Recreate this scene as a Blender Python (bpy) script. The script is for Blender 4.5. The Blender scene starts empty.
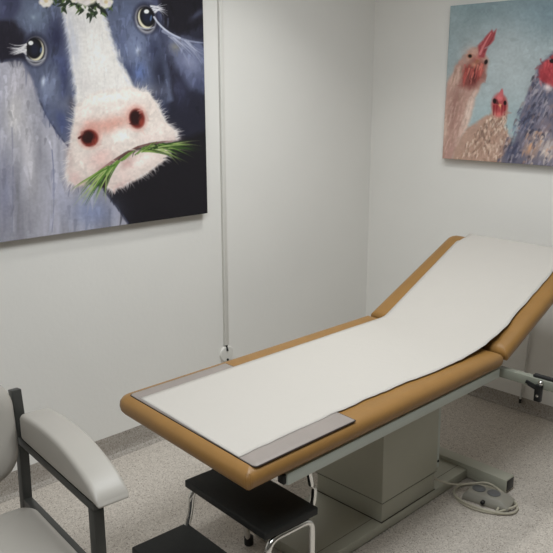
import bpy, bmesh, math, random
import numpy as np
from mathutils import Vector, Matrix
random.seed(7); rng = np.random.default_rng(11)
scene = bpy.context.scene
COL = scene.collection
PI = math.pi

# ------------------------------------------------------------------ camera calibration (metres, z up)
F_PX, PITCH, AL, CAM_H = 741.0, math.atan(184/741.0), math.radians(45.6), 1.5
cam_d = bpy.data.cameras.new('camera'); cam = bpy.data.objects.new('camera', cam_d); COL.objects.link(cam)
cam.location = (0, 0, CAM_H); cam.rotation_euler = (PI/2 - PITCH, 0, AL - PI/2)
cam_d.sensor_width = 36; cam_d.lens = F_PX/553*36; cam_d.clip_start = .02
scene.camera = cam
vs = scene.view_settings
vs.view_transform = 'Standard'; vs.look = 'None'; vs.gamma = 1; vs.use_curve_mapping = False; vs.exposure = -0.12
XB, YL, ZC = 3.20, 2.54, 2.50            # back wall, left wall, ceiling
DL, DL_P, DL_S = (2.10, 1.85), 5.7, 105
PANELS = ((-.15, .55, 31, 'wide white ceiling panel light beyond the armchair, away from the couch'), (1.60, 1.05, 27, 'wide white ceiling panel light above the tan couch'))
X0, Y0 = -1.7, -1.5

# ------------------------------------------------------------------ materials
def lin(c):
    c = np.asarray(c, float)/255.0
    return np.where(c <= .04045, c/12.92, ((c+.055)/1.055)**2.4)
def L4(c): return tuple(float(v) for v in lin(c)) + (1.0,)
def new_mat(name):
    m = bpy.data.materials.new(name); m.use_nodes = True
    return m, m.node_tree.nodes, m.node_tree.links, m.node_tree.nodes['Principled BSDF']
def mat(name, col, rough=.5, metal=0, var=.06, scale=30, bump=0, bscale=200, bdist=.001, spec=.5, obj=True):
    m, N, K, b = new_mat(name)
    tc = N.new('ShaderNodeTexCoord')
    nz = N.new('ShaderNodeTexNoise'); nz.inputs['Scale'].default_value = scale; nz.inputs['Detail'].default_value = 4
    K.new(tc.outputs['Object'], nz.inputs['Vector'])
    rp = N.new('ShaderNodeValToRGB'); c = L4(col)
    rp.color_ramp.elements[0].position = .3; rp.color_ramp.elements[1].position = .7
    rp.color_ramp.elements[0].color = tuple(v*(1-var) for v in c[:3]) + (1,)
    rp.color_ramp.elements[1].color = tuple(min(1, v*(1+var)) for v in c[:3]) + (1,)
    K.new(nz.outputs['Fac'], rp.inputs['Fac']); K.new(rp.outputs['Color'], b.inputs['Base Color'])
    b.inputs['Roughness'].default_value = rough; b.inputs['Metallic'].default_value = metal
    b.inputs['Specular IOR Level'].default_value = spec
    if bump:
        n2 = N.new('ShaderNodeTexNoise'); n2.inputs['Scale'].default_value = bscale; n2.inputs['Detail'].default_value = 5
        K.new(tc.outputs['Object'], n2.inputs['Vector'])
        bp = N.new('ShaderNodeBump'); bp.inputs['Strength'].default_value = bump; bp.inputs['Distance'].default_value = bdist
        K.new(n2.outputs['Fac'], bp.inputs['Height']); K.new(bp.outputs['Normal'], b.inputs['Normal'])
    return m
M = {}
M['wall'] = mat('wall_paint', (228, 226, 221), .75, var=.012, scale=3, bump=.25, bscale=60, bdist=.002, spec=.25)
M['ceiling'] = mat('ceiling_tile', (225, 224, 220), .9, var=.02)
M['other_wall'] = mat('far_wall_paint', (105, 101, 96), .8, var=.02, scale=3)
M['leather'] = mat('tan_leatherette', (144, 106, 55), .42, var=.05, scale=18, bump=.35, bscale=420, bdist=.0006)
M['cover'] = mat('grey_vinyl_cover', (146, 137, 131), .4, var=.03, scale=14)
M['dark_edge'] = mat('dark_binding', (48, 36, 30), .7)
M['enamel'] = mat('grey_green_enamel', (170, 169, 154), .42, var=.02, scale=9)
M['enamel_rail'] = mat('pale_rail_enamel', (182, 188, 180), .4, var=.02, scale=9)
M['rubber'] = mat('black_rubber', (26, 26, 26), .75)
M['step'] = mat('black_ribbed_rubber', (30, 31, 30), .6, var=.15, scale=90, bump=.5, bscale=500, bdist=.0008, spec=.35)
M['chrome'] = mat('chrome', (225, 225, 222), .14, metal=1, var=.02)
M['gun'] = mat('dark_grey_steel', (66, 66, 63), .42, metal=.35, var=.06, scale=12)
M['vinyl'] = mat('light_beige_vinyl', (168, 163, 155), .42, var=.02, scale=10, bump=.15, bscale=300, bdist=.0005)
M['white_plastic'] = mat('white_plastic', (218, 216, 210), .45, var=.015)
M['grey_plastic'] = mat('grey_plastic', (142, 138, 127), .5, var=.03)
M['pedal'] = mat('dark_grey_pedal', (92, 92, 92), .55)
M['cable'] = mat('beige_cable', (176, 170, 152), .5)
M['cord'] = mat('white_cord', (205, 203, 198), .5)
M['enamel_dark'] = mat('mid_grey_enamel', (132, 134, 122), .45, var=.02, scale=9)
M['seam'] = mat('dark_seam', (70, 66, 56), .7)
M['black'] = mat('black_plastic', (14, 14, 15), .4)
M['canvas_side'] = mat('canvas_edge', (150, 150, 150), .8)
M['fix'] = mat('lamp_frame_enamel', (230, 230, 228), .4)

def paper_mat():
    m, N, K, b = new_mat('crepe_paper')
    tc = N.new('ShaderNodeTexCoord')
    n1 = N.new('ShaderNodeTexNoise'); n1.inputs['Scale'].default_value = 14; n1.inputs['Detail'].default_value = 6; n1.inputs['Distortion'].default_value = 1.2
    n2 = N.new('ShaderNodeTexNoise'); n2.inputs['Scale'].default_value = 160
    K.new(tc.outputs['Object'], n1.inputs['Vector']); K.new(tc.outputs['Object'], n2.inputs['Vector'])
    ad = N.new('ShaderNodeMath'); ad.operation = 'MULTIPLY_ADD'; ad.inputs[1].default_value = .25
    K.new(n2.outputs['Fac'], ad.inputs[0]); K.new(n1.outputs['Fac'], ad.inputs[2])
    bp = N.new('ShaderNodeBump'); bp.inputs['Strength'].default_value = .35; bp.inputs['Distance'].default_value = .004
    K.new(ad.outputs[0], bp.inputs['Height']); K.new(bp.outputs['Normal'], b.inputs['Normal'])
    b.inputs['Base Color'].default_value = L4((190, 185, 178)); b.inputs['Roughness'].default_value = .85
    b.inputs['Specular IOR Level'].default_value = .15
    return m
M['paper'] = paper_mat()

def floor_mat(name, k=1.0):
    m, N, K, b = new_mat(name)
    tc = N.new('ShaderNodeTexCoord')
    def vor(sc):
        v = N.new('ShaderNodeTexVoronoi'); v.inputs['Scale'].default_value = sc; K.new(tc.outputs['Object'], v.inputs['Vector']); return v
    def ramp(src, pts):
        r = N.new('ShaderNodeValToRGB'); e = r.color_ramp.elements
        while len(e) < len(pts): e.new(.5)
        for i, (p, c) in enumerate(pts): e[i].position = p; e[i].color = c
        K.new(src, r.inputs['Fac']); return r
    base = ramp(vor(260).outputs['Color'], [(.0, L4((118*k, 108*k, 100*k))), (.20, L4((176*k, 167*k, 157*k))), (.6, L4((195*k, 187*k, 177*k))), (1, L4((215*k, 207*k, 197*k)))])
    v2 = vor(210)
    sel = ramp(v2.outputs['Color'], [(0, (0, 0, 0, 1)), (.80, (0, 0, 0, 1)), (.84, (1, 1, 1, 1)), (1, (1, 1, 1, 1))])
    rad = ramp(v2.outputs['Distance'], [(0, (1, 1, 1, 1)), (.42, (1, 1, 1, 1)), (.5, (0, 0, 0, 1)), (1, (0, 0, 0, 1))])
    mu = N.new('ShaderNodeMath'); mu.operation = 'MULTIPLY'
    K.new(sel.outputs['Color'], mu.inputs[0]); K.new(rad.outputs['Color'], mu.inputs[1])
    mx = N.new('ShaderNodeMixRGB'); K.new(mu.outputs[0], mx.inputs['Fac']); K.new(base.outputs['Color'], mx.inputs[1])
    mx.inputs[2].default_value = L4((126*k, 116*k, 106*k))
    K.new(mx.outputs['Color'], b.inputs['Base Color'])
    b.inputs['Roughness'].default_value = .62; b.inputs['Specular IOR Level'].default_value = .3
    return m
M['floor'] = floor_mat('speckled_vinyl_floor')
M['skirting'] = floor_mat('speckled_vinyl_skirting_shaded', .84)  # same vinyl as the floor, its shade at the wall put into the colour

# ------------------------------------------------------------------ mesh helpers
def link(name, me, m, parent=None):
    o = bpy.data.objects.new(name, me); COL.objects.link(o)
    if m is not None: me.materials.append(m)
    if parent is not None: o.parent = parent
    return o
def obj(name, bm, m, parent=None, smooth=True, ang=40):
    if parent is not None and parent.get('_w'):
        bmesh.ops.translate(bm, verts=bm.verts, vec=-Vector(parent['_w']))
    bmesh.ops.recalc_face_normals(bm, faces=bm.faces)
    me = bpy.data.meshes.new(name); bm.to_mesh(me); bm.free()
    if smooth:
        for p in me.polygons: p.use_smooth = True
        try: me.set_sharp_from_angle(angle=math.radians(ang))
        except Exception: pass
    o = link(name, me, m, parent)
    if parent is not None and parent.get('_w'): o['_w'] = list(parent['_w'])
    return o
def tag(o, label, cat, group=None):
    o['label'] = label; o['category'] = cat
    if group: o['group'] = group
    return o
def thing(name, label, cat, loc, rotz=0, world=False, group=None):
    o = bpy.data.objects.new(name, None); COL.objects.link(o)
    o.location = loc; o.rotation_euler = (0, 0, rotz); o.empty_display_size = .05
    if world: o['_w'] = list(loc)
    return tag(o, label, cat, group)
def box(bm, x0, x1, y0, y1, z0, z1, bev=0, seg=2, mtx=None):
    t = bmesh.new()
    bmesh.ops.create_cube(t, size=1)
    for v in t.verts: v.co = Vector(((v.co.x+.5)*(x1-x0)+x0, (v.co.y+.5)*(y1-y0)+y0, (v.co.z+.5)*(z1-z0)+z0))
    if bev: bmesh.ops.bevel(t, geom=t.edges[:] , offset=bev, segments=seg, profile=.5, affect='EDGES', clamp_overlap=True)
    if mtx is not None: bmesh.ops.transform(t, matrix=mtx, verts=t.verts)
    merge(bm, t); return bm
def merge(bm, t):
    me = bpy.data.meshes.new('tmp'); t.to_mesh(me); t.free(); bm.from_mesh(me); bpy.data.meshes.remove(me)
def nbox(*a, **k): return box(bmesh.new(), *a, **k)
def bar(bm, p0, p1, w, h, bev=.002, up=(0, 0, 1)):
    """rectangular tube from p0 to p1, w across, h along up"""
    p0, p1 = Vector(p0), Vector(p1); d = (p1-p0); l = d.length; d.normalize()
    s = d.cross(Vector(up)).normalized(); u = s.cross(d).normalized()
    mt = Matrix((( s.x, d.x, u.x, p0.x), (s.y, d.y, u.y, p0.y), (s.z, d.z, u.z, p0.z), (0, 0, 0, 1)))
    return box(bm, -w/2, w/2, 0, l, -h/2, h/2, bev, 2, mt)
def catmull(pts, n=8):
    P = [Vector(p) for p in pts]; P = [P[0]*2-P[1]] + P + [P[-1]*2-P[-2]]; out = []
    for i in range(1, len(P)-2):
        for k in range(n):
            t = k/n; a, b, c, d = P[i-1], P[i], P[i+1], P[i+2]
            out.append(.5*((2*b)+(c-a)*t+(2*a-5*b+4*c-d)*t*t+(3*b-a-3*c+d)*t**3))
    out.append(P[-2]); return out
def fillet(pts, r, n=6):
    P = [Vector(p) for p in pts]; out = [P[0]]
    for i in range(1, len(P)-1):
        a, b, c = P[i-1], P[i], P[i+1]; u = (a-b); v = (c-b)
        rr = min(r, u.length*.48, v.length*.48); s = b+u.normalized()*rr; e = b+v.normalized()*rr
        for k in range(n+1):
            t = k/n; out.append(s*(1-t)**2+b*2*t*(1-t)+e*t*t)
    out.append(P[-1]); return out
def tube(bm, path, r, n=12, cap=True):
    P = [Vector(p) for p in path]; prev = None; rings = []
    for i, p in enumerate(P):
        d = (P[min(i+1, len(P)-1)]-P[max(i-1, 0)]).normalized()
        if prev is None:
            a = Vector((0, 0, 1)) if abs(d.z) < .9 else Vector((1, 0, 0)); s = d.cross(a).normalized()
        else: s = (prev - d*prev.dot(d)).normalized()
        prev = s; u = d.cross(s)
        rad = r[i] if isinstance(r, (list, tuple)) else r
        rings.append([bm.verts.new(p+(s*math.cos(2*PI*k/n)+u*math.sin(2*PI*k/n))*rad) for k in range(n)])
    for a, b in zip(rings, rings[1:]):
        for k in range(n): bm.faces.new((a[k], a[(k+1) % n], b[(k+1) % n], b[k]))
    if cap: bm.faces.new(rings[0][::-1]); bm.faces.new(rings[-1])
    return bm
def rrect(x0, x1, y0, y1, r, n=6):
    """rounded rectangle outline; r scalar or (r_x0y0, r_x1y0, r_x1y1, r_x0y1)"""
    if not isinstance(r, (tuple, list)): r = (r,)*4
    out = []
    for (cx, cy, sx, sy, a0, rr) in ((x0, y0, 1, 1, PI, r[0]), (x1, y0, -1, 1, 1.5*PI, r[1]), (x1, y1, -1, -1, 0, r[2]), (x0, y1, 1, -1, .5*PI, r[3])):
        rr = max(rr, 1e-4)
        for k in range(n+1):
            a = a0+k/n*PI/2; out.append((cx+sx*rr+rr*math.cos(a), cy+sy*rr+rr*math.sin(a)))
    return out
def cushion(x0, x1, y0, y1, prof, r, n=6, long=14, fn=None):
    """lofted pad: prof = [(inset, z)...] from the underside up to the top"""
    bm = bmesh.new(); rings = []
    for d, z in prof:
        rr = tuple(max(q-d, .001) for q in (r if isinstance(r, tuple) else (r,)*4))
        pts = rrect(x0+d, x1-d, y0+d, y1-d, rr, n)
        rings.append([bm.verts.new((p[0], p[1], z)) for p in pts])
    m_ = len(rings[0])
    for a, b in zip(rings, rings[1:]):
        for k in range(m_): bm.faces.new((a[k], a[(k+1) % m_], b[(k+1) % m_], b[k]))
    bm.faces.new(rings[0][::-1]); bm.faces.new(rings[-1])
    if fn:
        for v in bm.verts: v.co = Vector(fn(*v.co))
    return bm
def lathe(prof, n=24, c=(0, 0, 0), axis='z'):
    bm = bmesh.new(); rings = []
    for r, z in prof: rings.append([bm.verts.new((r*math.cos(2*PI*k/n), r*math.sin(2*PI*k/n), z)) for k in range(n)])
    for a, b in zip(rings, rings[1:]):
        for k in range(n): bm.faces.new((a[k], a[(k+1) % n], b[(k+1) % n], b[k]))
    bm.faces.new(rings[0][::-1]); bm.faces.new(rings[-1])
    if axis == 'y': bmesh.ops.rotate(bm, verts=bm.verts, matrix=Matrix.Rotation(PI/2, 3, 'X'))
    if axis == 'x': bmesh.ops.rotate(bm, verts=bm.verts, matrix=Matrix.Rotation(-PI/2, 3, 'Y'))
    bmesh.ops.translate(bm, verts=bm.verts, vec=Vector(c)); return bm

# ------------------------------------------------------------------ the room
def struct(name, bm, m):
    o = obj(name, bm, m, None, False); o['kind'] = 'structure'; return o
struct('floor', nbox(X0, XB, Y0, YL, -.1, 0), M['floor'])
struct('ceiling', nbox(X0, XB, Y0, YL, ZC, ZC+.1), M['ceiling'])
struct('wall_left', nbox(X0, XB+.1, YL, YL+.1, -.1, ZC+.1), M['wall'])
struct('wall_back', nbox(XB, XB+.1, Y0, YL, -.1, ZC+.1), M['wall'])
struct('wall_right', nbox(X0, XB, Y0-.1, Y0, -.1, ZC+.1), M['other_wall'])
struct('wall_front', nbox(X0-.1, X0, Y0-.1, YL+.1, -.1, ZC+.1), M['other_wall'])
SK = .095
def skirting(name, along, SK):
    bm = bmesh.new()
    prof = [(0, SK), (.003, SK), (.004, .03), (.008, .012), (.018, .003), (.03, 0.0005), (0, 0.0005)]
    ends = (X0+.01, XB) if along == 'x' else (Y0+.01, YL)
    R = [[bm.verts.new((e, YL-d, z) if along == 'x' else (XB-d, e, z)) for d, z in prof] for e in ends]
    for k in range(len(prof)): bm.faces.new((R[0][k], R[0][(k+1) % len(prof)], R[1][(k+1) % len(prof)], R[1][k]))
    bm.faces.new(R[0]); bm.faces.new(R[1][::-1]); struct(name, bm, M['skirting'])
skirting('baseboard_left', 'x', .095); skirting('baseboard_back', 'y', .062)

# conduit and round plate on the left wall
c = thing('cable_conduit', 'white plastic cable conduit running down the wall beside the cow canvas', 'conduit', (2.148, YL, .345), world=True)
obj('channel', nbox(2.137, 2.160, YL-.014, YL, .345, ZC, .003), M['white_plastic'], c)
obj('wire', tube(bmesh.new(), [(2.149, YL-.007, .36), (2.150, YL-.007, .335), (2.152, YL-.012, .315)], .0055, 8), M['rubber'], c)
d = thing('wall_plate', 'round white blanking plate below the end of the conduit', 'wall plate', (2.152, YL, .300), world=True)
obj('disc', lathe([(.040, 0), (.040, .006), (.036, .010), (.010, .0115)], 32, (2.152, YL, .300), 'y'), M['white_plastic'], d)
obj('screw', lathe([(.006, 0), (.006, .003), (.004, .004)], 12, (2.152, YL-.0115, .272), 'y'), M['rubber'], d)

# ------------------------------------------------------------------ painted canvases
def vnoise(x, y, sc, oct=4, seed=0):
    out = np.zeros_like(x); amp = 1; tot = 0
    r = np.random.default_rng(seed)
    for o in range(oct):
        G = r.random((64, 64)); u = x/sc*2**o; v = y/sc*2**o
        i = np.floor(u).astype(int); j = np.floor(v).astype(int); fu = u-i; fv = v-j
        fu = fu*fu*(3-2*fu); fv = fv*fv*(3-2*fv)
        g = lambda a, b: G[a % 64, b % 64]
        out += amp*((g(i, j)*(1-fu)+g(i+1, j)*fu)*(1-fv)+(g(i, j+1)*(1-fu)+g(i+1, j+1)*fu)*fv)
        tot += amp; amp *= .5
    return out/tot*2-1
class Paint:
    def __init__(s, x, y, base):
        s.x, s.y = x, y; s.c = np.ones((len(x), 3))*np.array(base, float)
        s.wx = x+1.6*vnoise(x, y, 9, 3, 91); s.wy = y+1.6*vnoise(x, y, 9, 3, 92)
    def mix(s, a, col):
        a = np.clip(a, 0, 1)[:, None]; s.c = s.c*(1-a)+np.asarray(col, float)*a
    def sd(s, P, warp=True):
        x, y = (s.wx, s.wy) if warp else (s.x, s.y)
        P = np.array(P, float); n = len(P); d2 = np.full(len(x), 1e12); ins = np.zeros(len(x), bool)
        for i in range(n):
            a, b = P[i], P[(i+1) % n]; e = b-a; L = max(e@e, 1e-9)
            t = np.clip(((x-a[0])*e[0]+(y-a[1])*e[1])/L, 0, 1)
            d2 = np.minimum(d2, (x-a[0]-t*e[0])**2+(y-a[1]-t*e[1])**2)
            cr = (a[1] > y) != (b[1] > y)
            with np.errstate(divide='ignore', invalid='ignore'):
                xi = a[0]+(y-a[1])/(e[1] if e[1] else 1e-9)*e[0]
            ins ^= cr & (x < xi)
        d = np.sqrt(d2); return np.where(ins, d, -d)
    def poly(s, P, col, soft=2, a=1, warp=True):
        m = np.clip(s.sd(P, warp)/soft+.5, 0, 1)*a; s.mix(m, col); return m
    def ell(s, cx, cy, rx, ry, col, rot=0, soft=.25, a=1):
        k = math.radians(rot); dx, dy = s.x-cx, s.y-cy
        u = (dx*math.cos(k)+dy*math.sin(k))/rx; v = (-dx*math.sin(k)+dy*math.cos(k))/ry
        r = np.sqrt(u*u+v*v); m = np.clip((1-r)/soft+.5, 0, 1)*a; s.mix(m, col); return m
    def blob(s, cx, cy, rx, ry, col, a=1, rot=0):
        k = math.radians(rot); dx, dy = s.wx-cx, s.wy-cy
        u = (dx*math.cos(k)+dy*math.sin(k))/rx; v = (-dx*math.sin(k)+dy*math.cos(k))/ry
        s.mix(a*np.exp(-(u*u+v*v)), col)
    def stroke(s, pts, w0, w1, col, a=1):
        if len(pts) == 3:
            p0, p1, p2 = [np.array(p, float) for p in pts]
            pts = [(1-t)**2*p0+2*t*(1-t)*p1+t*t*p2 for t in np.linspace(0, 1, 7)]
        n = len(pts)-1; m = np.zeros(len(s.x)); mw = max(w0, w1)+1
        A = np.array(pts, float); lo, hi = A.min(0)-mw, A.max(0)+mw
        idx = np.nonzero((s.x > lo[0]) & (s.x < hi[0]) & (s.y > lo[1]) & (s.y < hi[1]))[0]
        if not len(idx): return
        x, y = s.x[idx], s.y[idx]; mm = np.zeros(len(idx))
        for i in range(n):
            p, q = A[i], A[i+1]; e = q-p; L = max(e@e, 1e-9)
            t = np.clip(((x-p[0])*e[0]+(y-p[1])*e[1])/L, 0, 1)
            dd = np.hypot(x-p[0]-t*e[0], y-p[1]-t*e[1]); w = w0+(w1-w0)*(i+t)/n
            mm = np.maximum(mm, np.clip((w-dd)/.7+.5, 0, 1)*np.minimum(1, w/.35))
        mm = (mm*a)[:, None]; s.c[idx] = s.c[idx]*(1-mm)+np.asarray(col, float)*mm
    def dabs(s, n, box_, seed, jit=.22, w=1.3, l=(4, 9), ang=(1.2, 1.9), a=.5):
        r = np.random.default_rng(seed)
        for i in range(n):
            px, py = r.uniform(box_[0], box_[2]), r.uniform(box_[1], box_[3])
            c = s.c[np.argmin(np.abs(s.x-px)+np.abs(s.y-py))]*(1+r.uniform(-jit, jit)); t = r.uniform(*ang); d = r.uniform(*l)
            s.stroke([(px, py), (px+d*.5*math.cos(t)+r.uniform(-.8, .8), py+d*.5*math.sin(t)), (px+d*math.cos(t), py+d*math.sin(t))], w*r.uniform(.6, 1.3), .3, np.clip(c, 0, 255), a)
    def grain(s, amp, sx, sy, seed, mask=None):
        n = vnoise(s.x/sx, s.y/sy, 1, 3, seed)*amp
        if mask is not None: n = n*mask
        s.c = np.clip(s.c*(1+n[:, None]), 0, 255)

def paint_cow(x, y):
    p = Paint(x, y, (62, 66, 88)); R = np.random.default_rng(3)
    p.grain(.35, 16, 16, 1)
    # dark right side and chest
    p.poly([(150, -60), (260, -60), (260, 260), (120, 260), (100, 186), (168, 110), (168, 40)], (33, 33, 45), 8)
    p.poly([(96, 182), (178, 138), (260, 120), (260, 260), (128, 224)], (24, 22, 27), 6)
    p.poly([(165, 34), (210, 44), (210, 92), (190, 88), (176, 68), (168, 50)], (96, 102, 128), 8, .9)
    p.blob(190, 62, 10, 7, (135, 140, 165), .7, 40); p.blob(180, 88, 8, 16, (52, 54, 76), .7); p.blob(200, 84, 9, 8, (58, 62, 86), .8)
    p.blob(175, 47, 5, 4, (132, 128, 112), .6); p.blob(196, 22, 12, 8, (66, 70, 92), .8, -30)
    p.poly([(150, -60), (215, -60), (215, 18), (196, 30), (178, 34), (163, 26)], (22, 20, 27), 6, .9)
    p.blob(198, 14, 9, 3, (74, 78, 100), .7, -35)
    # left shoulder, pale
    m = p.poly([(-60, 62), (20, 61), (30, 76), (39, 100), (54, 128), (68, 146), (70, 178), (103, 188), (127, 223), (130, 260), (-60, 260)], (148, 147, 157), 3)
    st = np.clip(vnoise(x/9, y/75, 1, 3, 5), -1, 1)
    p.c = np.clip(p.c*(1+(.26*st*m)[:, None]), 0, 255)
    p.blob(15, 112, 9, 34, (196, 192, 192), .9, 4); p.blob(28, 150, 8, 45, (192, 188, 192), .75, -6); p.blob(46, 135, 6, 28, (172, 170, 180), .6, -12); p.blob(20, 82, 12, 16, (172, 168, 176), .8)
    p.blob(62, 192, 10, 22, (165, 166, 184), .7); p.blob(92, 212, 22, 16, (116, 126, 158), .8); p.blob(5, 190, 8, 40, (124, 126, 150), .6)
    p.stroke([(12, 128), (14, 170), (12, 232)], .9, .5, (112, 112, 130), .45); p.stroke([(52, 150), (56, 190), (52, 232)], .7, .4, (110, 114, 140), .7)
    p.stroke([(40, 100), (52, 128), (68, 146)], 1.2, .8, (40, 42, 62), .8)
    p.stroke([(104, 190), (118, 208), (128, 223)], 1.0, .8, (60, 62, 80), .8)
    # left cheek, blue
    p.poly([(-60, -60), (66, -60), (66, 14), (73, 58), (78, 108), (72, 142), (66, 145), (52, 124), (40, 100), (31, 72), (22, 61), (-60, 60)], (84, 90, 112), 3)
    p.poly([(-60, 18), (12, 18), (26, 34), (26, 60), (-60, 60)], (28, 25, 36), 6)
    p.poly([(-60, -60), (22, -60), (20, 8), (14, 18), (-60, 22)], (58, 60, 84), 6); p.blob(0, 8, 5, 10, (90, 94, 122), .6)
    p.blob(36, 16, 14, 12, (112, 124, 144), .85); p.blob(57, 36, 10, 18, (40, 42, 68), .95); p.blob(64, 72, 6, 24, (50, 55, 88), .8)
    p.blob(48, 88, 9, 16, (122, 130, 154), .9, 10); p.blob(43, 82, 2, 5, (190, 198, 214), .9, 10); p.blob(33, 17, 2, 2, (150, 164, 180), .7)
    p.blob(62, 122, 6, 13, (66, 74, 112), .8, -20); p.blob(72, 104, 4, 8, (30, 30, 48), .9); p.blob(46, 112, 4, 10, (84, 92, 124), .6)
    p.blob(58, 60, 8, 5, (80, 88, 128), .5)
    # right cheek, blue
    p.poly([(100, -60), (150, -60), (152, 22), (162, 42), (168, 66), (172, 100), (160, 106), (146, 92), (132, 84), (116, 58), (108, 30)], (86, 93, 116), 4)
    p.blob(134, 44, 12, 18, (114, 124, 152), .9, -10); p.blob(138.5, 49, 2.2, 4, (196, 204, 222), .95); p.blob(140, 72, 8, 9, (92, 110, 158), .8)
    p.blob(122, 40, 5, 12, (84, 92, 122), .7); p.blob(160, 74, 8, 26, (36, 38, 54), .95); p.blob(154, 48, 7, 12, (50, 54, 78), .8)
    p.blob(126, 14, 8, 8, (92, 102, 130), .7); p.blob(148, 96, 14, 6, (34, 34, 50), .7, 20); p.blob(130, 72, 4, 10, (48, 54, 80), .7, -30)
    for i in range(70):
        a = R.uniform(0, 1); px, py = R.uniform(108, 168), R.uniform(5, 100)
        p.stroke([(px, py), (px+R.uniform(-2, 2), py+R.uniform(4, 10))], .9, .2, (60, 66, 92) if a < .5 else (118, 126, 156), .35)
    p.dabs(260, (0, 0, 80, 140), 41, .30, 1.6); p.dabs(260, (104, 0, 204, 110), 42, .30, 1.6); p.dabs(160, (0, 62, 125, 238), 43, .16, 2.2, (8, 20), (1.3, 1.8))
    # white blaze
    m = p.poly([(58, -60), (104, -60), (104, 12), (111, 34), (118, 58), (134, 86), (140, 100), (76, 104), (74, 80), (71, 56), (65, 24), (61, 8)], (214, 210, 206), 4)
    p.blob(72, 40, 7, 30, (182, 184, 196), .75, -8); p.blob(96, 50, 12, 28, (230, 226, 222), .7, -10); p.blob(84, 84, 10, 10, (204, 198, 196), .6)
    p.blob(118, 82, 10, 7, (226, 222, 218), .6); p.blob(84, 22, 8, 10, (200, 198, 200), .6)
    for i in range(260):
        t = R.uniform(0, 1); u = R.uniform(0, 1); yy = 8+84*t; xl, xr = 63+13*t, 103+(33*t)
        px = xl+(xr-xl)*u; v = R.uniform(185, 238)
        p.stroke([(px, yy), (px+R.uniform(-.5, 3.0), yy+R.uniform(7, 14))], .9, .15, (v, v-3, v-5), .22)
    for i in range(60):
        t = R.uniform(0, 1); yy = 14+80*t; xr = 104+t*t*12+19*t
        p.stroke([(xr-2, yy), (xr+R.uniform(1, 5), yy+R.uniform(2, 7))], .7, .15, (205, 205, 210), .4)
        xl = 63+12*t; p.stroke([(xl+2, yy), (xl-R.uniform(0, 3), yy+R.uniform(3, 8))], .6, .15, (188, 190, 202), .35)
    # eyes
    def eye(cx, cy, rx, ry, rot, cres, hl, hl2):
        p.ell(cx, cy+1, rx*1.62, ry*1.5, (34, 34, 50), rot, .35, .85)
        p.ell(cx+cres*.6, cy+2.2, rx*1.32, ry*1.3, (150, 150, 158), rot, .18, .9)
        p.ell(cx+cres*.3, cy+1.0, rx*1.18, ry*1.17, (38, 36, 42), rot, .16)
        p.ell(cx+cres*.5, cy+.9, rx*.98, ry*.98, (206, 200, 176), rot, .14)
        p.ell(cx-cres*.55, cy-.7, rx*.95, ry*.93, (16, 15, 20), rot, .14)
        p.ell(cx-cres*.2, cy+.5, rx*.5, ry*.55, (28, 32, 52), rot, .8, .8)
        p.ell(hl[0], hl[1], 2.5, 2.1, (226, 228, 228), 0, .35); p.ell(hl2[0], hl2[1], 1.0, 3.0, (92, 118, 160), 10, .6, .7)
    eye(35, 49, 8.4, 11.2, 0, 1.5, (30.8, 43), (41, 50))
    eye(146.5, 17.5, 7.8, 10.8, -14, -1.5, (146.5, 11.5), (151, 18))
    for i in range(16):
        a = R.uniform(-.5, .45); l = R.uniform(9, 17)
        p.stroke([(26, 50+R.uniform(-6, 5)), (22-l*.3, 51+a*8), (24-l, 50+a*14)], .7, .2, (206, 204, 206), .8)
    p.stroke([(27, 58), (36, 65), (45, 58)], .9, .5, (168, 170, 180), .8)
    for i in range(14):
        t = R.uniform(0, 1); p.stroke([(150+6*t, 5+9*t), (156+4*t, 5+4*t), (163+R.uniform(-3, 5), 7+R.uniform(-5, 9))], .6, .2, (210, 210, 216), .75)
    p.stroke([(154, 17), (162, 31), (180, 38)], .9, .8, (196, 200, 214), .9); p.stroke([(163, 31), (182, 42), (206, 43)], 1.6, .5, (160, 166, 188), .6)
    for i in range(24):
        t = R.uniform(0, 1); p.stroke([(168+22*t, 36+6*t), (180+18*t, 44+8*t), (190+20*t, 50+16*R.uniform(0, 1.2))], .5, .15, (170, 174, 192), .35)
    p.stroke([(138, 26), (146, 31), (154, 27)], .8, .6, (172, 174, 186), .8)
    # flower wreath
    for i in range(150):
        px = R.uniform(46, 112); lim = 7+10*math.exp(-((px-86)/24)**2)
        py = R.uniform(-26, lim); a = R.uniform(.2, PI-.2); l = R.uniform(4, 8)
        cc = [(34, 46, 30), (52, 72, 38), (78, 98, 54), (28, 34, 28)][R.integers(4)]
        q = (px+l*math.cos(a), py+l*math.sin(a)); p.stroke([(px, py), ((px+q[0])/2+.6, (py+q[1])/2), q], 1.9, .2, cc, .95)
    for (fx, fy, fr) in ((46, 1, 7), (86, -4, 11), (106, 2, 7), (66, -10, 9), (114, -14, 8), (75, -1, 4.5), (94, -20, 12)):
        for k in range(7):
            a = k*2*PI/7+fx; p.ell(fx+.5*fr*math.cos(a), fy+.4*fr*math.sin(a), fr*.55, fr*.45, (222-6*(k % 3), 214-6*(k % 3), 206-8*(k % 2)), 57*a, .5)
        p.ell(fx, fy, fr*.28, fr*.25, (206, 186, 150), 0, .6)
    # muzzle
    outline = [(76, 105), (87, 95), (108, 89), (134, 87), (148, 91), (158, 104), (166, 121), (177, 131), (178, 140), (168, 142), (152, 143), (136, 148), (117, 159), (100, 172), (88, 182), (76, 187), (68, 183), (66, 174), (68, 156), (71, 136), (73, 117)]
    lip = [(106, 188), (112, 168), (122, 159), (136, 151), (152, 146), (168, 147), (168, 158), (150, 172), (129, 184), (113, 192)]
    p.poly([(100, 172), (136, 145), (172, 139), (176, 145), (150, 150), (124, 164), (112, 186), (104, 188)], (46, 34, 34), 3)
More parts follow.
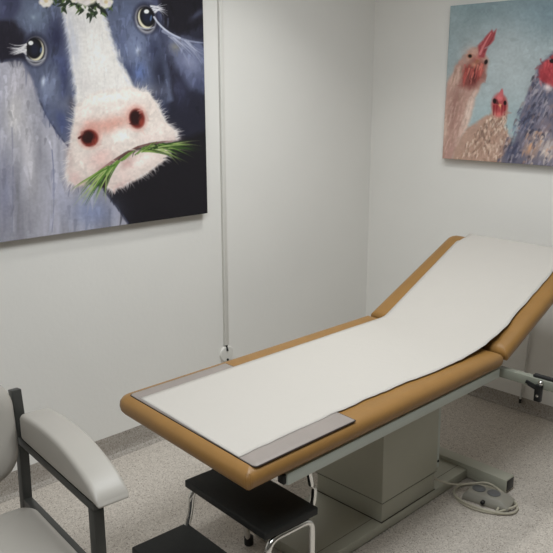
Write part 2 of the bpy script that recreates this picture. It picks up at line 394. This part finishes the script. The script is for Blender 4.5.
    m = p.poly(lip, (206, 192, 185), 3); p.blob(142, 160, 16, 6, (236, 222, 216), .9, -28); p.blob(124, 176, 8, 7, (222, 200, 194), .7); p.blob(128, 163, 8, 4, (176, 134, 130), .6, -35)
    p.blob(120, 186, 10, 3, (190, 160, 156), .6, -25)
    m = p.poly(outline, (210, 199, 192), 3)
    p.blob(112, 97, 32, 7, (234, 228, 222), .95, -8); p.blob(84, 112, 9, 9, (228, 216, 210), .8)
    p.blob(112, 124, 22, 8, (206, 152, 138), .85, -18); p.blob(92, 126, 11, 6, (198, 140, 128), .65); p.blob(132, 108, 11, 5, (212, 164, 152), .5)
    p.blob(122, 136, 10, 6, (240, 232, 226), .95, -10); p.blob(80, 160, 9, 14, (216, 202, 195), .7); p.blob(160, 130, 10, 8, (226, 212, 205), .8)
    p.blob(100, 158, 14, 8, (214, 176, 170), .7, -30); p.blob(75, 178, 6, 6, (206, 170, 166), .6); p.blob(148, 138, 12, 4, (224, 204, 198), .6)
    p.grain(.05, 3.5, 3.5, 8, m)
    p.stroke([(99, 172), (118, 156), (138, 147)], 1.4, 1.0, (84, 50, 46), .8); p.stroke([(138, 147), (152, 142), (172, 141)], 1.0, .5, (96, 62, 58), .8)
    for (nx, ny, rx, ry, rot) in ((89.5, 138, 8.6, 8.4, 10), (137, 118.5, 7.6, 9.8, -8)):
        p.ell(nx, ny, rx*1.25, ry*1.2, (186, 112, 100), rot, .6, .6); p.ell(nx, ny, rx, ry, (108, 40, 34), rot, .3)
        p.ell(nx-1.5, ny-.8, rx*.72, ry*.74, (40, 17, 17), rot, .5); p.ell(nx+rx*.55, ny+ry*.4, rx*.28, ry*.36, (140, 58, 46), rot, .9, .7)
    p.stroke([(79, 138), (83, 135), (88, 131)], 1.3, .6, (70, 24, 22), .9)
    p.blob(70, 160, 4, 22, (186, 166, 162), .6); p.blob(84, 182, 12, 4, (186, 160, 156), .7, -15); p.blob(172, 140, 8, 4, (190, 168, 164), .6); p.blob(104, 166, 12, 3.5, (184, 148, 142), .6, -33); p.blob(118, 108, 16, 4, (236, 228, 222), .6, -10)
    p.dabs(160, (66, 86, 180, 190), 44, .07, 1.6, (3, 7), (0, 3.1), .6)
    # whiskers
    O = np.array(outline[:9]+outline[15:]); C0 = np.array([118, 135.])
    def hairs(P, n, l0, l1, al=.65, col=(206, 200, 198)):
        P = np.array(P, float)
        for i in range(n):
            k = R.integers(len(P)-1); t = R.uniform(0, 1); q = P[k]*(1-t)+P[k+1]*t; dv = q-C0; dv /= np.hypot(*dv)
            an = R.normal(0, .35); dv = np.array([dv[0]*math.cos(an)-dv[1]*math.sin(an), dv[0]*math.sin(an)+dv[1]*math.cos(an)]); l = R.uniform(l0, l1)
            p.stroke([tuple(q-dv*2), tuple(q+dv*l*.5), tuple(q+dv*l+np.array([0, .6]))], .55, .2, col, al)
    hairs(outline[:9], 70, 3, 8, .5); hairs(outline[15:]+outline[:1], 55, 3, 9, .5); hairs(lip[5:]+lip[:1], 50, 2, 6, .45)
    # grass
    G = [(48, 78, 30), (70, 104, 42), (96, 128, 56), (128, 152, 80), (38, 56, 26), (150, 168, 104)]
    for i in range(34):
        x0, y0 = R.uniform(106, 119), 0; y0 = 172-(x0-100)*.62+R.uniform(-1, 3)
        ex = 92+R.normal(-4, 9); ey = R.uniform(182, 208)-max(0, ex-96)*.5
        p.stroke([(x0, y0), ((x0+ex)/2-2, (y0+ey)/2-3), (ex, ey)], .85, .12, G[R.integers(6)], .92)
    for i in range(38):
        x0 = R.uniform(142, 166); y0 = 149-(x0-142)*.22+R.uniform(-1, 3)
        ex = R.uniform(178, 203); ey = 148+R.normal(0, 7)+max(0, (196-ex))*.35
        p.stroke([(x0, y0), ((x0+ex)/2, (y0+ey)/2-3), (ex, ey)], .75, .1, G[R.integers(6)], .9)
    for i in range(14):
        x0 = R.uniform(118, 150); p.stroke([(x0, 162-(x0-118)*.42), (x0+10, 153-(x0-118)*.4)], .7, .3, G[1+R.integers(3)], .75)
    p.grain(.05, 2.2, 2.2, 21)
    return p.c

def paint_hens(x, y):
    p = Paint(x, y, (146, 156, 158)); R = np.random.default_rng(5)
    p.blob(470, 0, 60, 26, (114, 132, 136), .9); p.blob(560, 10, 70, 30, (104, 122, 130), .9); p.blob(508, 62, 24, 40, (160, 168, 170), .7); p.blob(500, 130, 40, 26, (132, 154, 158), .7)
    p.blob(452, 40, 14, 40, (132, 146, 150), .7); p.grain(.06, 14, 14, 4)
    # left hen
    m = p.poly([(436, 170), (441, 120), (447, 84), (458, 62), (468, 50), (481, 45), (489, 60), (486, 76), (478, 92), (471, 114), (462, 136), (452, 158), (448, 170)], (158, 126, 116), 3)
    p.blob(452, 112, 6, 34, (132, 98, 90), .8, 15); p.blob(468, 112, 3.5, 28, (206, 190, 178), .85, 18); p.blob(445, 128, 4, 24, (188, 166, 152), .8); p.blob(456, 78, 6, 10, (190, 164, 150), .7, 30)
    p.blob(472, 54, 8, 6, (186, 150, 136), .7); p.blob(460, 146, 6, 10, (186, 162, 152), .6); p.blob(449, 150, 6, 12, (150, 114, 108), .6)
    for i in range(260):
        t = R.uniform(0, 1); yy = 66+88*t; xx = 467-18*t+R.uniform(-12, 12); v = R.uniform(-34, 40)
        p.stroke([(xx, yy), (xx-2, yy+R.uniform(4, 9))], .9, .2, (158+v, 130+v, 118+v), .32)
    p.poly([(464, 66), (475, 59), (486, 64), (484, 76), (477, 87), (469, 89), (461, 87)], (112, 56, 52), 7, .85)
    p.blob(474, 74, 4, 10, (70, 30, 32), .8, 12)
    for i in range(26):
        a = R.uniform(0, 1); xx = R.uniform(464, 484); yy = R.uniform(63, 76)
        p.stroke([(xx, yy), (xx-1.5, yy+5), (xx-2.5, yy+R.uniform(7, 12))], 1.0, .3, [(168, 84, 78), (190, 112, 100), (84, 36, 38), (140, 60, 56)][R.integers(4)], .7)
    p.blob(474, 65, 4, 3, (196, 150, 124), .7); p.blob(478, 58, 4, 4, (176, 92, 86), .8); p.blob(478, 62, 2.2, 2.2, (140, 98, 66), .7)
    p.ell(470, 56, 2.8, 2.6, (150, 100, 78), 0, .6, .8); p.ell(470, 56, 1.8, 1.7, (30, 22, 22), 0, .6); p.ell(486, 62, 1.7, 2.5, (34, 24, 24), 20, .6)
    p.poly([(479, 57), (478, 46), (486, 36), (492, 29.5), (493.5, 32), (496.5, 29), (494, 40), (487, 49), (484, 58)], (146, 66, 70), 2, 1, False)
    p.stroke([(480, 54), (484, 44), (491, 33)], 1.2, .5, (200, 126, 126), .7); p.stroke([(484, 52), (490, 43), (495, 33)], .9, .4, (112, 48, 54), .7)
    # middle hen
    p.poly([(450, 170), (454, 150), (467, 127), (478, 120), (490, 114), (492, 104), (499, 94), (506, 98), (508, 112), (505, 128), (511, 140), (503, 160), (500, 170)], (156, 128, 114), 3)
    for i in range(330):
        yy = R.uniform(116, 162); t = (yy-114)/46; xx = R.uniform(491-38*t, 506+5*t)
        cc = [(116, 92, 78), (200, 182, 164), (146, 116, 98), (90, 70, 62), (212, 198, 184)][R.integers(5)]
        p.stroke([(xx, yy), (xx-R.uniform(-1, 3), yy+R.uniform(2.5, 5))], .9, .2, cc, .38)
    p.ell(499.5, 104.5, 7.6, 10.5, (146, 62, 64), 0, .5); p.stroke([(500, 98), (501.5, 93), (502, 89.5)], 3.0, 1.0, (172, 82, 86), .9); p.blob(500, 98, 3, 4, (192, 108, 110), .7)
    p.ell(494.5, 101, 1.7, 2.6, (30, 16, 18), 0, .5); p.ell(505, 103, 1.5, 2.4, (30, 16, 18), 0, .5); p.poly([(498, 104), (501, 104), (500, 111)], (206, 152, 112), 1.5)
    for xx in (494, 497, 502, 505): p.stroke([(xx, 106), (xx-.5, 115)], 1.1, .5, (114, 34, 40), .8)
    p.blob(498, 114, 4, 3, (196, 98, 96), .7)
    # right hen
    p.poly([(498, 170), (503, 156), (516, 136), (522, 112), (528, 90), (539, 66), (551, 52), (575, 46), (600, 62), (615, 110), (640, 170)], (92, 90, 104), 3)
    p.blob(540, 100, 10, 22, (112, 110, 124), .7); p.blob(526, 126, 7, 12, (64, 68, 90), .8, -20); p.blob(512, 150, 8, 8, (58, 60, 80), .8, 30)
    p.blob(532, 146, 8, 10, (176, 138, 110), .8); p.blob(548, 148, 8, 12, (196, 182, 172), .75); p.blob(545, 128, 8, 7, (120, 104, 108), .6)
    for i in range(800):
        yy = R.uniform(66, 168); t = (yy-60)/100; xx = R.uniform(540-42*t, 600+22*t)
        low = yy > 130 and xx > 524
        pal = [(58, 58, 76), (128, 124, 138), (76, 80, 100), (156, 148, 152), (46, 44, 54), (120, 104, 104)] + ([(184, 142, 112), (206, 192, 180), (160, 124, 104), (196, 174, 156)] if low else [])
        p.stroke([(xx, yy), (xx-1.5, yy+2), (xx-R.uniform(1, 4), yy+R.uniform(4, 7))], 1.3, .2, pal[R.integers(len(pal))], .5)
    p.poly([(540, 80), (539, 70), (545, 60), (556, 52), (572, 52), (580, 68), (572, 84), (558, 88), (548, 86)], (150, 56, 62), 3)
    for i in range(60):
        xx, yy = R.uniform(540, 576), R.uniform(56, 84)
        p.stroke([(xx, yy), (xx+R.uniform(-1, 1), yy+R.uniform(2, 4))], .9, .3, [(196, 96, 100), (120, 40, 48), (180, 80, 84)][R.integers(3)], .5)
    p.ell(552, 61, 2.4, 2.2, (28, 18, 20), 0, .5); p.blob(548, 88, 4, 3.5, (206, 190, 188), .9); p.blob(545, 79, 3, 4, (116, 40, 48), .7)
    p.poly([(556, 52), (560, 30), (572, 38), (580, 28), (584, 50), (574, 56)], (160, 66, 72), 2)
    p.dabs(200, (440, 0, 556, 165), 51, .08, 2.0, (3, 8), (0, 3.1), .5)
    p.grain(.05, 2, 2, 33)
    return p.c

def to_photo(P):
    q = P-np.array([0, 0, CAM_H]); s, c_ = math.sin(AL), math.cos(AL)
    r = q[:, 0]*s-q[:, 1]*c_; f = q[:, 0]*c_+q[:, 1]*s
    fw = f*math.cos(PITCH)-q[:, 2]*math.sin(PITCH); up = f*math.sin(PITCH)+q[:, 2]*math.cos(PITCH)
    return 276.5+F_PX*r/fw, 276.5-F_PX*up/fw
def canvas(name, label, axis, plane, a0, a1, z0, z1, depth, na, nz, painter, gain):
    """stretched canvas: a printed front sheet of fine quads carrying its own print colours, wrapped round a stretcher of real depth"""
    A = np.linspace(a0, a1, na); Zs = np.linspace(z0, z1, nz); AA, ZZ = np.meshgrid(A, Zs)
    front = plane-depth; n = na*nz
    P = np.zeros((n, 3)); P[:, 2] = ZZ.ravel()
    if axis == 'y': P[:, 0] = AA.ravel(); P[:, 1] = front
    else: P[:, 1] = AA.ravel(); P[:, 0] = front
    px, py = to_photo(P); colr = np.clip(lin(np.clip(painter(px, py), 0, 255))*gain, 0, .92)
    idx = np.arange(n).reshape(nz, na)
    q = np.stack([idx[:-1, :-1], idx[:-1, 1:], idx[1:, 1:], idx[1:, :-1]], -1).reshape(-1, 4)
    if axis == 'x': q = q[:, ::-1]
    # edges folded back to the wall
    border = np.concatenate([idx[0, :], idx[1:, -1], idx[-1, :-1][::-1], idx[1:-1, 0][::-1]])
    Bk = P[border].copy(); Bk[:, 1 if axis == 'y' else 0] = plane-.002
    bi = n+np.arange(len(border)); nb = np.roll(border, -1); nbi = np.roll(bi, -1)
    side = np.stack([border, bi, nbi, nb], -1)
    if axis == 'x': side = side[:, ::-1]
    V = np.concatenate([P, Bk]); Fq = np.concatenate([q, side]); colr = np.concatenate([colr, colr[border]*.9])
    o0 = P.mean(0); o0[2] = z0; V = V-o0
    me = bpy.data.meshes.new(name)
    me.vertices.add(len(V)); me.vertices.foreach_set('co', V.astype(np.float32).ravel())
    me.loops.add(len(Fq)*4); me.loops.foreach_set('vertex_index', Fq.astype(np.int32).ravel())
    me.polygons.add(len(Fq)); me.polygons.foreach_set('loop_start', (np.arange(len(Fq))*4).astype(np.int32))
    me.update(calc_edges=True); me.validate()
    at = me.color_attributes.new('print', 'FLOAT_COLOR', 'POINT')
    at.data.foreach_set('color', np.concatenate([colr, np.ones((len(V), 1))], 1).astype(np.float32).ravel())
    m, N, K, b = new_mat(name+'_print'); t = N.new('ShaderNodeAttribute'); t.attribute_name = 'print'
    K.new(t.outputs['Color'], b.inputs['Base Color']); b.inputs['Roughness'].default_value = .6; b.inputs['Specular IOR Level'].default_value = .25
    o = link(name, me, m); o.location = o0
    return tag(o, label, 'painting')
canvas('canvas_painting', 'large canvas painting of a blue and white cow chewing grass, on the left wall', 'y', YL, 1.03, 2.032, .988, 1.99, .034, 400, 460, paint_cow, 1.28)
canvas('canvas_painting', 'canvas painting of three hens on a grey-blue ground, on the wall past the couch', 'x', XB, 1.02, 2.062, 1.185, 1.895, .036, 420, 340, paint_hens, 1.5)

# ------------------------------------------------------------------ examination couch
T = thing('examination_couch', 'tan upholstered examination couch with raised head end on a grey pedestal base', 'couch', (1.75, 1.525, 0), world=True)
CX0, CX1, CY0, CY1 = 1.106, 2.342, 1.212, 1.864
ZT, HX, HZ, TH = .600, 2.345, .600, math.radians(24)
padprof = [(.045, .540), (.026, .5415), (.012, .547), (.003, .558), (0, .571), (.002, .584), (.009, .593), (.020, .599), (.035, .6015), (.055, .6005), (.12, .600)]
seat = cushion(CX0, CX1, CY0, CY1, padprof, (.022, .010, .010, .048), 8)
obj('seat_cushion', seat, M['leather'], T)
def tilt(x, y, z):   # local pad coords: x from the hinge, z measured from the pad's top plane
    return (HX+x*math.cos(TH)-z*math.sin(TH), y, HZ+x*math.sin(TH)+z*math.cos(TH))
BL = .658
bk = cushion(.004, BL, CY0, CY1, [(d_, z_-ZT) for d_, z_ in padprof], (.010, .045, .045, .010), 8, fn=tilt)
obj('backrest_cushion', bk, M['leather'], T)
# gathered corner seam of the foot end, near side
cg = obj('corner_gather', (lambda b: ([tube(b, [(CX0+.022-max(.022-d_, .001)*math.cos(a_), CY0+.022-max(.022-d_, .001)*math.sin(a_), z_) for d_, z_ in padprof[2:7]], .0014, 6) for a_ in (.45, .8, 1.15)], b)[1])(bmesh.new()), M['leather'], T)
# grey foot cover with dark binding
cv = obj('foot_cover', cushion(1.142, 1.526, 1.224, 1.824, [(0, .6000), (0, .6035), (.001, .6040), (.02, .6040)], (.012, .004, .004, .012), 5), M['cover'], T)
pt = rrect(1.1405, 1.528, 1.2225, 1.8255, (.013, .004, .004, .013), 6)
bm = bmesh.new(); ring = [Vector((p[0], p[1], .6015)) for p in pt]
cv_b = tube(bm, ring[6:]+ring[:7], .0016, 8)
obj('cover_binding', cv_b, M['dark_edge'], cv)
# rails, frame
for nm, y0 in (('side_rail', 1.222), ('side_rail', 1.796)):
    r_ = obj(nm, nbox(1.255, 2.335, y0, y0+.032, .506, .5415, .004), M['enamel_rail'], T)
    obj('end_cap', nbox(1.243, 1.2545, y0+.004, y0+.028, .511, .538, .003), M['rubber'], r_)
obj('cross_bar', nbox(1.27, 1.31, 1.255, 1.795, .508, .5395, .003), M['enamel'], T)
obj('cross_bar', nbox(1.75, 1.79, 1.255, 1.795, .510, .5395, .003), M['enamel'], T)
obj('mounting_plate', nbox(1.86, 2.20, 1.40, 1.68, .500, .5395, .003), M['enamel'], T)
cr = obj('cross_rail', nbox(2.360, 2.390, .80, 1.83, .490, .525, .003), M['enamel_dark'], T)
obj('rubber_strip', nbox(2.366, 2.386, .82, 1.122, .525, .535, .003), M['rubber'], cr)
ck = obj('clamp', nbox(2.342, 2.360, 1.076, 1.102, .446, .508, .004), M['black'], cr)
lv = bmesh.new(); bar(lv, (2.348, 1.096, .498), (2.340, 1.134, .513), .010, .013, .003); bar(lv, (2.348, 1.094, .490), (2.340, 1.126, .504), .010, .008, .003); obj('lever', lv, M['black'], ck)
obj('clamp_screw', lathe([(.010, 0), (.010, .008), (.007, .013), (.003, .015)], 20, (2.360, 1.085, .514), 'x'), M['chrome'], ck)
obj('clamp_rivet', lathe([(.005, 0), (.005, .002), (.003, .003)], 12, (2.342, 1.088, .470), 'x'), M['chrome'], ck)
square = [cr] + list(cr.children_recursive)
# hinge and backrest support
for yy in (1.252, 1.825):
    obj('hinge', lathe([(.008, -.02), (.009, -.016), (.009, .016), (.008, .02)], 16, (HX+.006, yy, .553), 'y'), M['rubber'], T)
bs = bmesh.new()
for yy in (1.32, 1.73): bar(bs, tilt(.03, yy, -.068), tilt(.60, yy, -.068), .03, .026)
bar(bs, tilt(.58, 1.32, -.068), tilt(.58, 1.73, -.068), .03, .022)
obj('backrest_frame', bs, M['enamel'], T)
# pedestal
BASEZ = .042
obj('base_plate', nbox(1.545, 2.44, 1.385, 1.690, .004, BASEZ, .004), M['enamel'], T)
obj('base_seam', (lambda b: (box(b, 1.56, 2.42, 1.428, 1.4295, BASEZ-.001, BASEZ+.0006)))(bmesh.new()), M['seam'], T, False)
for fx in (2.42,):
    ft = obj('base_foot', nbox(fx, fx+.062, 1.215, 1.835, .006, .060, .004), M['enamel'], T)
    for yy in (1.213, 1.835): obj('end_cap', nbox(fx+.006, fx+.056, yy, yy+.003, .011, .055, .001), M['black'], ft)
    for yy in (1.25, 1.80): obj('rubber_foot', lathe([(.018, 0), (.020, .002), (.020, .008), (.012, .010)], 18, (fx+.031, yy, 0)), M['rubber'], ft)
obj('lower_column', nbox(1.873, 2.194, 1.389, 1.694, BASEZ, .30, .003), M['enamel'], T)
uc = obj('column_cover', nbox(1.868, 2.200, 1.385, 1.700, .118, .502, .004), M['enamel'], T)
obj('cover_seam', nbox(1.8675, 2.1995, 1.3845, 1.700, .117, .1182), M['enamel_dark'], uc, False)
obj('cover_flange', nbox(2.200, 2.218, 1.388, 1.697, .128, .495, .002), M['enamel_rail'], uc)
obj('cover_screw', lathe([(.005, 0), (.005, .002), (.003, .003)], 12, (2.209, 1.388, .155), 'y'), M['rubber'], uc)
obj('column_gasket', nbox(1.870, 2.197, 1.386, 1.697, BASEZ, BASEZ+.002), M['seam'], T, False)
# chrome strut under the near rail
obj('support_tube', tube(bmesh.new(), fillet([(1.400, 1.30, .530), (1.412, 1.30, .47), (1.427, 1.30, .40), (1.420, 1.30, .345), (1.398, 1.30, .318)], .04), .0095, 14), M['chrome'], T)
obj('strut_bracket', nbox(1.375, 1.412, 1.285, 1.315, .478, .515, .004), M['rubber'], T)

def skew(o):      # the couch top stands a touch out of square
    yo = 1.525 if o.parent is not None else 0
    done = o.data
    for v in done.vertices:
        if v.co.z > .40: v.co.x += .056*(v.co.y+yo-1.53)
for o in T.children_recursive:
    if o not in square: skew(o)
# ------------------------------------------------------------------ paper sheet on the couch
def paper():
    bm = bmesh.new(); nu, nv = 150, 28; sl = math.tan(TH); tip = HX+BL*math.cos(TH)
    xs = list(np.linspace(1.140, tip-.004, nu-10)); tail = 10
    rows = []; R = np.random.default_rng(2)
    for i in range(nu):
        row = []
        for j in range(nv):
            v = j/(nv-1); yn = 1.288+.018*math.sin(xs[min(i, nu-11)]*5.2)*.35; yf = 1.776+.016*max(0, min(1, (xs[min(i, nu-11)]-HX)/.6))
            xi = xs[min(i, nu-11)]
            if xi > HX-.5: yn = yn-.016*min(1, (xi-HX+.5)/.5)
            if i >= nu-10: yf = 1.768
            y = yn+(yf-yn)*v
            k = .004+.040*(1-v)**1.6
            if i >= nu-10:          # rolled over the head end
                a = (i-(nu-11))/10; th = TH-a*2.0; rr = .024
                x = tip-.004+rr*(math.sin(TH)*-1*0+ (math.sin(a*2.0)*math.cos(TH)-(1-math.cos(a*2.0))*-math.sin(TH)))
                zz = HZ+sl*(tip-.004-HX)+rr*(math.sin(a*2.0)*math.sin(TH)-(1-math.cos(a*2.0))*math.cos(TH))
                z = zz+.0045
            else:
                x = xi; z = ZT+k*math.log1p(math.exp(min(60, sl*(xi-HX)/k)))+.0047
                z += .0006*(1+vnoise(np.array([xi*40+50]), np.array([y*40]), 4, 3, 4)[0])
                if i == 0: pass
            e0 = math.exp(-(xi-1.140)/.05)
            x += -.003*v*e0*0 + .008*v*e0
            wob = .004*vnoise(np.array([xi*60]), np.array([3.]), 3, 2, 7)[0]*(1-v)
            row.append(bm.verts.new((x, y+wob, z)))
        rows.append(row)
    for a, b in zip(rows, rows[1:]):
        for j in range(nv-1): bm.faces.new((a[j], b[j], b[j+1], a[j+1]))
    return bm
po = obj('paper_sheet', paper(), M['paper'], None, True, 60)
sm = po.modifiers.new('thickness', 'SOLIDIFY'); sm.thickness = .0006; sm.offset = 0
skew(po)
tag(po, 'white disposable paper sheet laid along the tan examination couch', 'paper sheet')

# ------------------------------------------------------------------ step stool
S = thing('step_stool', 'two-step stool with black treads and chrome legs under the foot of the couch', 'step stool', (1.300, 1.441, 0), math.radians(-3))
for (nm, x0, x1, zt) in (('upper_tread', -.098, .098, .370), ('lower_tread', -.288, -.095, .226)):
    obj(nm, nbox(x0, x1, -.187, .187, zt-.024, zt, .004, 3), M['step'], S)
for sy, fx, fy in ((-1, .084, -.178), (1, .188, .236)):
    y = sy*.178
    path = fillet([(fx, fy, .012), (.082, y, .335), (-.078, y, .335), (-.086, y, .260), (-.112, y, .190), (-.268, y, .190), (-.272, y, .012)], .035, 6)
    fr = obj('side_frame', tube(bmesh.new(), path, .0095, 14), M['chrome'], S)
    for qx, qy in ((fx, fy), (-.272, y)): obj('rubber_foot', lathe([(.014, 0), (.016, .003), (.016, .030), (.011, .034)], 16, (qx, qy, 0)), M['rubber'], fr)
for (x, z) in ((.0, .335), (-.20, .190)):
    obj('cross_bar', tube(bmesh.new(), [(x, -.178, z), (x, .178, z)], .008, 12), M['chrome'], S)

# ------------------------------------------------------------------ foot switch and its cable
ang = math.radians(-80)   # long axis
P = thing('foot_switch', 'grey two-button foot switch on the floor beside the couch base with looped beige cable', 'foot switch', (2.332, 1.236, 0), ang)
def wedge(x0, x1, y0, y1, z0, z1, sx0, sx1, sy):
    bm = bmesh.new()
    b = [bm.verts.new(p) for p in ((x0, y0, z0), (x1, y0, z0), (x1, y1, z0), (x0, y1, z0))]
    m_ = [bm.verts.new(p) for p in ((x0, y0, z1*.45), (x1, y0, z1*.45), (x1, y1, z1*.45), (x0, y1, z1*.45))]
    t = [bm.verts.new(p) for p in ((x0+sx0, y0+sy, z1), (x1-sx1, y0+sy, z1), (x1-sx1, y1-sy, z1), (x0+sx0, y1-sy, z1))]
    for A, B in ((b, m_), (m_, t)):
        for k in range(4): bm.faces.new((A[k], A[(k+1) % 4], B[(k+1) % 4], B[k]))
    bm.faces.new(b[::-1]); bm.faces.new(t)
    bmesh.ops.bevel(bm, geom=bm.edges[:], offset=.005, segments=3, affect='EDGES', profile=.5); return bm
obj('housing', wedge(-.088, .088, -.046, .046, 0, .038, .018, .034, .011), M['grey_plastic'], P)
for bx in (-.040, .018):
    el = lathe([(.024, 0), (.025, .004), (.022, .0065), (.010, .0075)], 28); bmesh.ops.scale(el, vec=(1.0, .92, 1), verts=el.verts); bmesh.ops.translate(el, verts=el.verts, vec=(bx, .001, .0365))
    obj('pedal_button', el, M['pedal'], P)
obj('knob', lathe([(.008, 0), (.008, .012), (.005, .015)], 16, (-.005, -.044, .018), 'y'), M['black'], P)
rz = Matrix.Rotation(-ang, 3, 'Z')
def tl(p): v = rz @ (Vector(p)-Vector((2.332, 1.236, 0))); return v
pts = [(2.190, 1.42, .10), (2.222, 1.378, .07), (2.27, 1.340, .052), (2.33, 1.30, .050), (2.365, 1.262, .052), (2.385, 1.22, .03), (2.392, 1.18, .007)]
for k in range(30):
    a = -.75-k*2*PI/14; r = 1+.05*math.sin(k*1.3)
    pts.append((2.325+r*math.cos(a)*.086, 1.250+r*math.sin(a)*.122, .006+.0055*(k > 13)+.003*math.sin(k*.7)*(k > 13)))
pts += [(2.272, 1.165, .012), (2.290, 1.172, .018)]
obj('cable', tube(bmesh.new(), [tl(p) for p in catmull(pts, 6)], .0042, 8), M['cable'], P)

# ------------------------------------------------------------------ cord on the back wall
W = thing('hanging_cord', 'thin white cord with dark tip hanging on the wall behind the couch head', 'cord', (XB, 1.555, .04), world=True)
obj('cord', tube(bmesh.new(), catmull([(XB-.012, 1.535, .62), (XB-.008, 1.538, .50), (XB-.012, 1.546, .37), (XB-.007, 1.553, .28), (XB-.011, 1.556, .20), (XB-.008, 1.562, .10), (XB-.014, 1.563, .055)], 8), .0048, 8), M['cord'], W)
obj('cord_tip', tube(bmesh.new(), [(XB-.014, 1.563, .058), (XB-.013, 1.564, .036)], .006, 8), M['black'], W)
obj('mounting_plate', nbox(XB-.010, XB, 1.505, 1.565, .60, .66, .003), M['white_plastic'], W)

# ------------------------------------------------------------------ arm chair (local: +x its right-hand frame in view, -y forward)
ca = math.radians(4.5)
A = thing('armchair', 'beige padded armchair with dark steel frame against the left wall', 'armchair', (.512, 1.588, 0), -ca)
HW = .268
for sx in (1, -1):
    x = sx*HW
    bm = bmesh.new(); bar(bm, (x, .262, .012), (x, .238, .60), .026, .030, .002, (0, 1, 0)); bar(bm, (x, .238, .598), (x, .258, .725), .026, .030, .002, (0, 1, 0))
    lg = obj('leg', bm, M['gun'], A); obj('rubber_foot', nbox(x-.014, x+.014, .246, .278, 0, .012, .002), M['rubber'], lg)
    bm = bmesh.new(); bar(bm, (x, -.200, .012), (x, -.200, .588), .026, .030, .002, (0, 1, 0))
    lg = obj('leg', bm, M['gun'], A); obj('rubber_foot', nbox(x-.014, x+.014, -.216, -.184, 0, .012, .002), M['rubber'], lg)
    bm = bmesh.new(); bar(bm, (x, -.215, .590), (x, .240, .590), .026, .022); obj('arm_rail', bm, M['gun'], A)
    bm = bmesh.new(); bar(bm, (x, -.200, .398), (x, .250, .398), .024, .026); obj('seat_rail', bm, M['gun'], A)
    # arm pad: thick and humped towards the back, thin at the front, wider than the rail
    bm = bmesh.new(); n = 30; rings = []; ts = [0, .004, .012, .025, .05]+[.05+.9*q/20 for q in range(1, 20)]+[.95, .975, .988, .996, 1]
    for t in ts:
        y = .205-.445*t
        top = .668+.036*math.sin(PI*min(1, (t+.12)/1.12)*.62)*(1-t**3)-.040*t**2.5
        zb = .602; hw = .042
        yy = y
        e = min(t, 1-t)
        u_ = max(0, 1-e/.05); sh = .011*(1-math.sqrt(max(0, 1-u_*u_)))
        v_ = max(0, (t-.88)/.12); top -= .024*(1-math.sqrt(max(0, 1-v_*v_))); pr = rrect(-hw+sh*.6, hw-sh*.6, zb, max(top-sh*.5, zb+.004), min(.013, (max(top-sh*.5, zb+.004)-zb)*.45), 5)
        rings.append([bm.verts.new((x+.026*sx+q[0], yy, q[1])) for q in pr])
    for a, b in zip(rings, rings[1:]):
        k_ = len(a)
        for k in range(k_): bm.faces.new((a[k], a[(k+1) % k_], b[(k+1) % k_], b[k]))
    bm.faces.new(rings[0]); bm.faces.new(rings[-1][::-1]); obj('arm_pad', bm, M['vinyl'], A, True, 70)
for yy in (.12, -.200): obj('frame_bar', bar(bmesh.new(), (-HW, yy, .396), (HW, yy, .396), .024, .026), M['gun'], A)
obj('seat', cushion(-.250, .250, -.255, .150, [(.03, .412), (.008, .414), (0, .420), (.0, .430), (.006, .442), (.022, .452), (.05, .458), (.10, .461), (.18, .462)], .05, 8), M['vinyl'], A, True, 70)
bkp = cushion(-.250, .250, .0, .285, [(.04, -.034), (.012, -.032), (.003, -.022), (0, -.005), (.003, .012), (.014, .026), (.035, .034), (.08, .037), (.12, .038)], .085, 10,
              fn=lambda x, y, z: (x, .228+.10*(y)-z-.015, .495+y))
obj('backrest', bkp, M['vinyl'], A, True, 70)

# ------------------------------------------------------------------ ceiling luminaires
def glow(name, col, st):
    m, N, K, b = new_mat(name); b.inputs['Emission Color'].default_value = col; b.inputs['Emission Strength'].default_value = st; return m
def area(name, parent, loc, w, h, power, spread, col, shape='RECTANGLE'):
    l = bpy.data.lights.new(name, 'AREA'); l.shape = shape; l.size = w; l.size_y = h; l.energy = power; l.spread = math.radians(spread); l.color = col
    o = bpy.data.objects.new(name, l); COL.objects.link(o); o.location = loc; o.parent = parent; return o
LX, LY = DL
F = thing('downlight', 'round recessed ceiling downlight over the far side of the couch', 'downlight', (LX, LY, ZC))
obj('reflector_ring', lathe([(.13, 0), (.135, -.004), (.13, -.010), (.105, -.006), (.100, -.001)], 40), M['fix'], F)
obj('lens', lathe([(.099, -.001), (.099, -.004), (.05, -.005)], 32), glow('lit_lens', (1, .97, .93, 1), 3), F)
area('lamp', F, (0, 0, -.014), .20, .20, DL_P, DL_S, (.93, .95, .935), 'DISK')
dm = glow('lit_diffuser', (1, .97, .94, 1), 1.5)
for PX, PY, PP, lab in PANELS:
    F = thing('ceiling_light', lab, 'ceiling light', (PX, PY, ZC))
    obj('frame', nbox(-.62, .62, -.32, .32, -.012, 0, .003), M['fix'], F)
    obj('diffuser', nbox(-.60, .60, -.30, .30, -.016, -.0121), dm, F, False)
    area('lamp', F, (0, 0, -.022), 1.2, .6, PP, 180, (.905, .955, .985))
w = bpy.data.worlds.new('world'); scene.world = w; w.use_nodes = True
w.node_tree.nodes['Background'].inputs['Color'].default_value = (.9, .95, 1, 1); w.node_tree.nodes['Background'].inputs['Strength'].default_value = .0
for o in scene.objects:
    if '_w' in o: del o['_w']
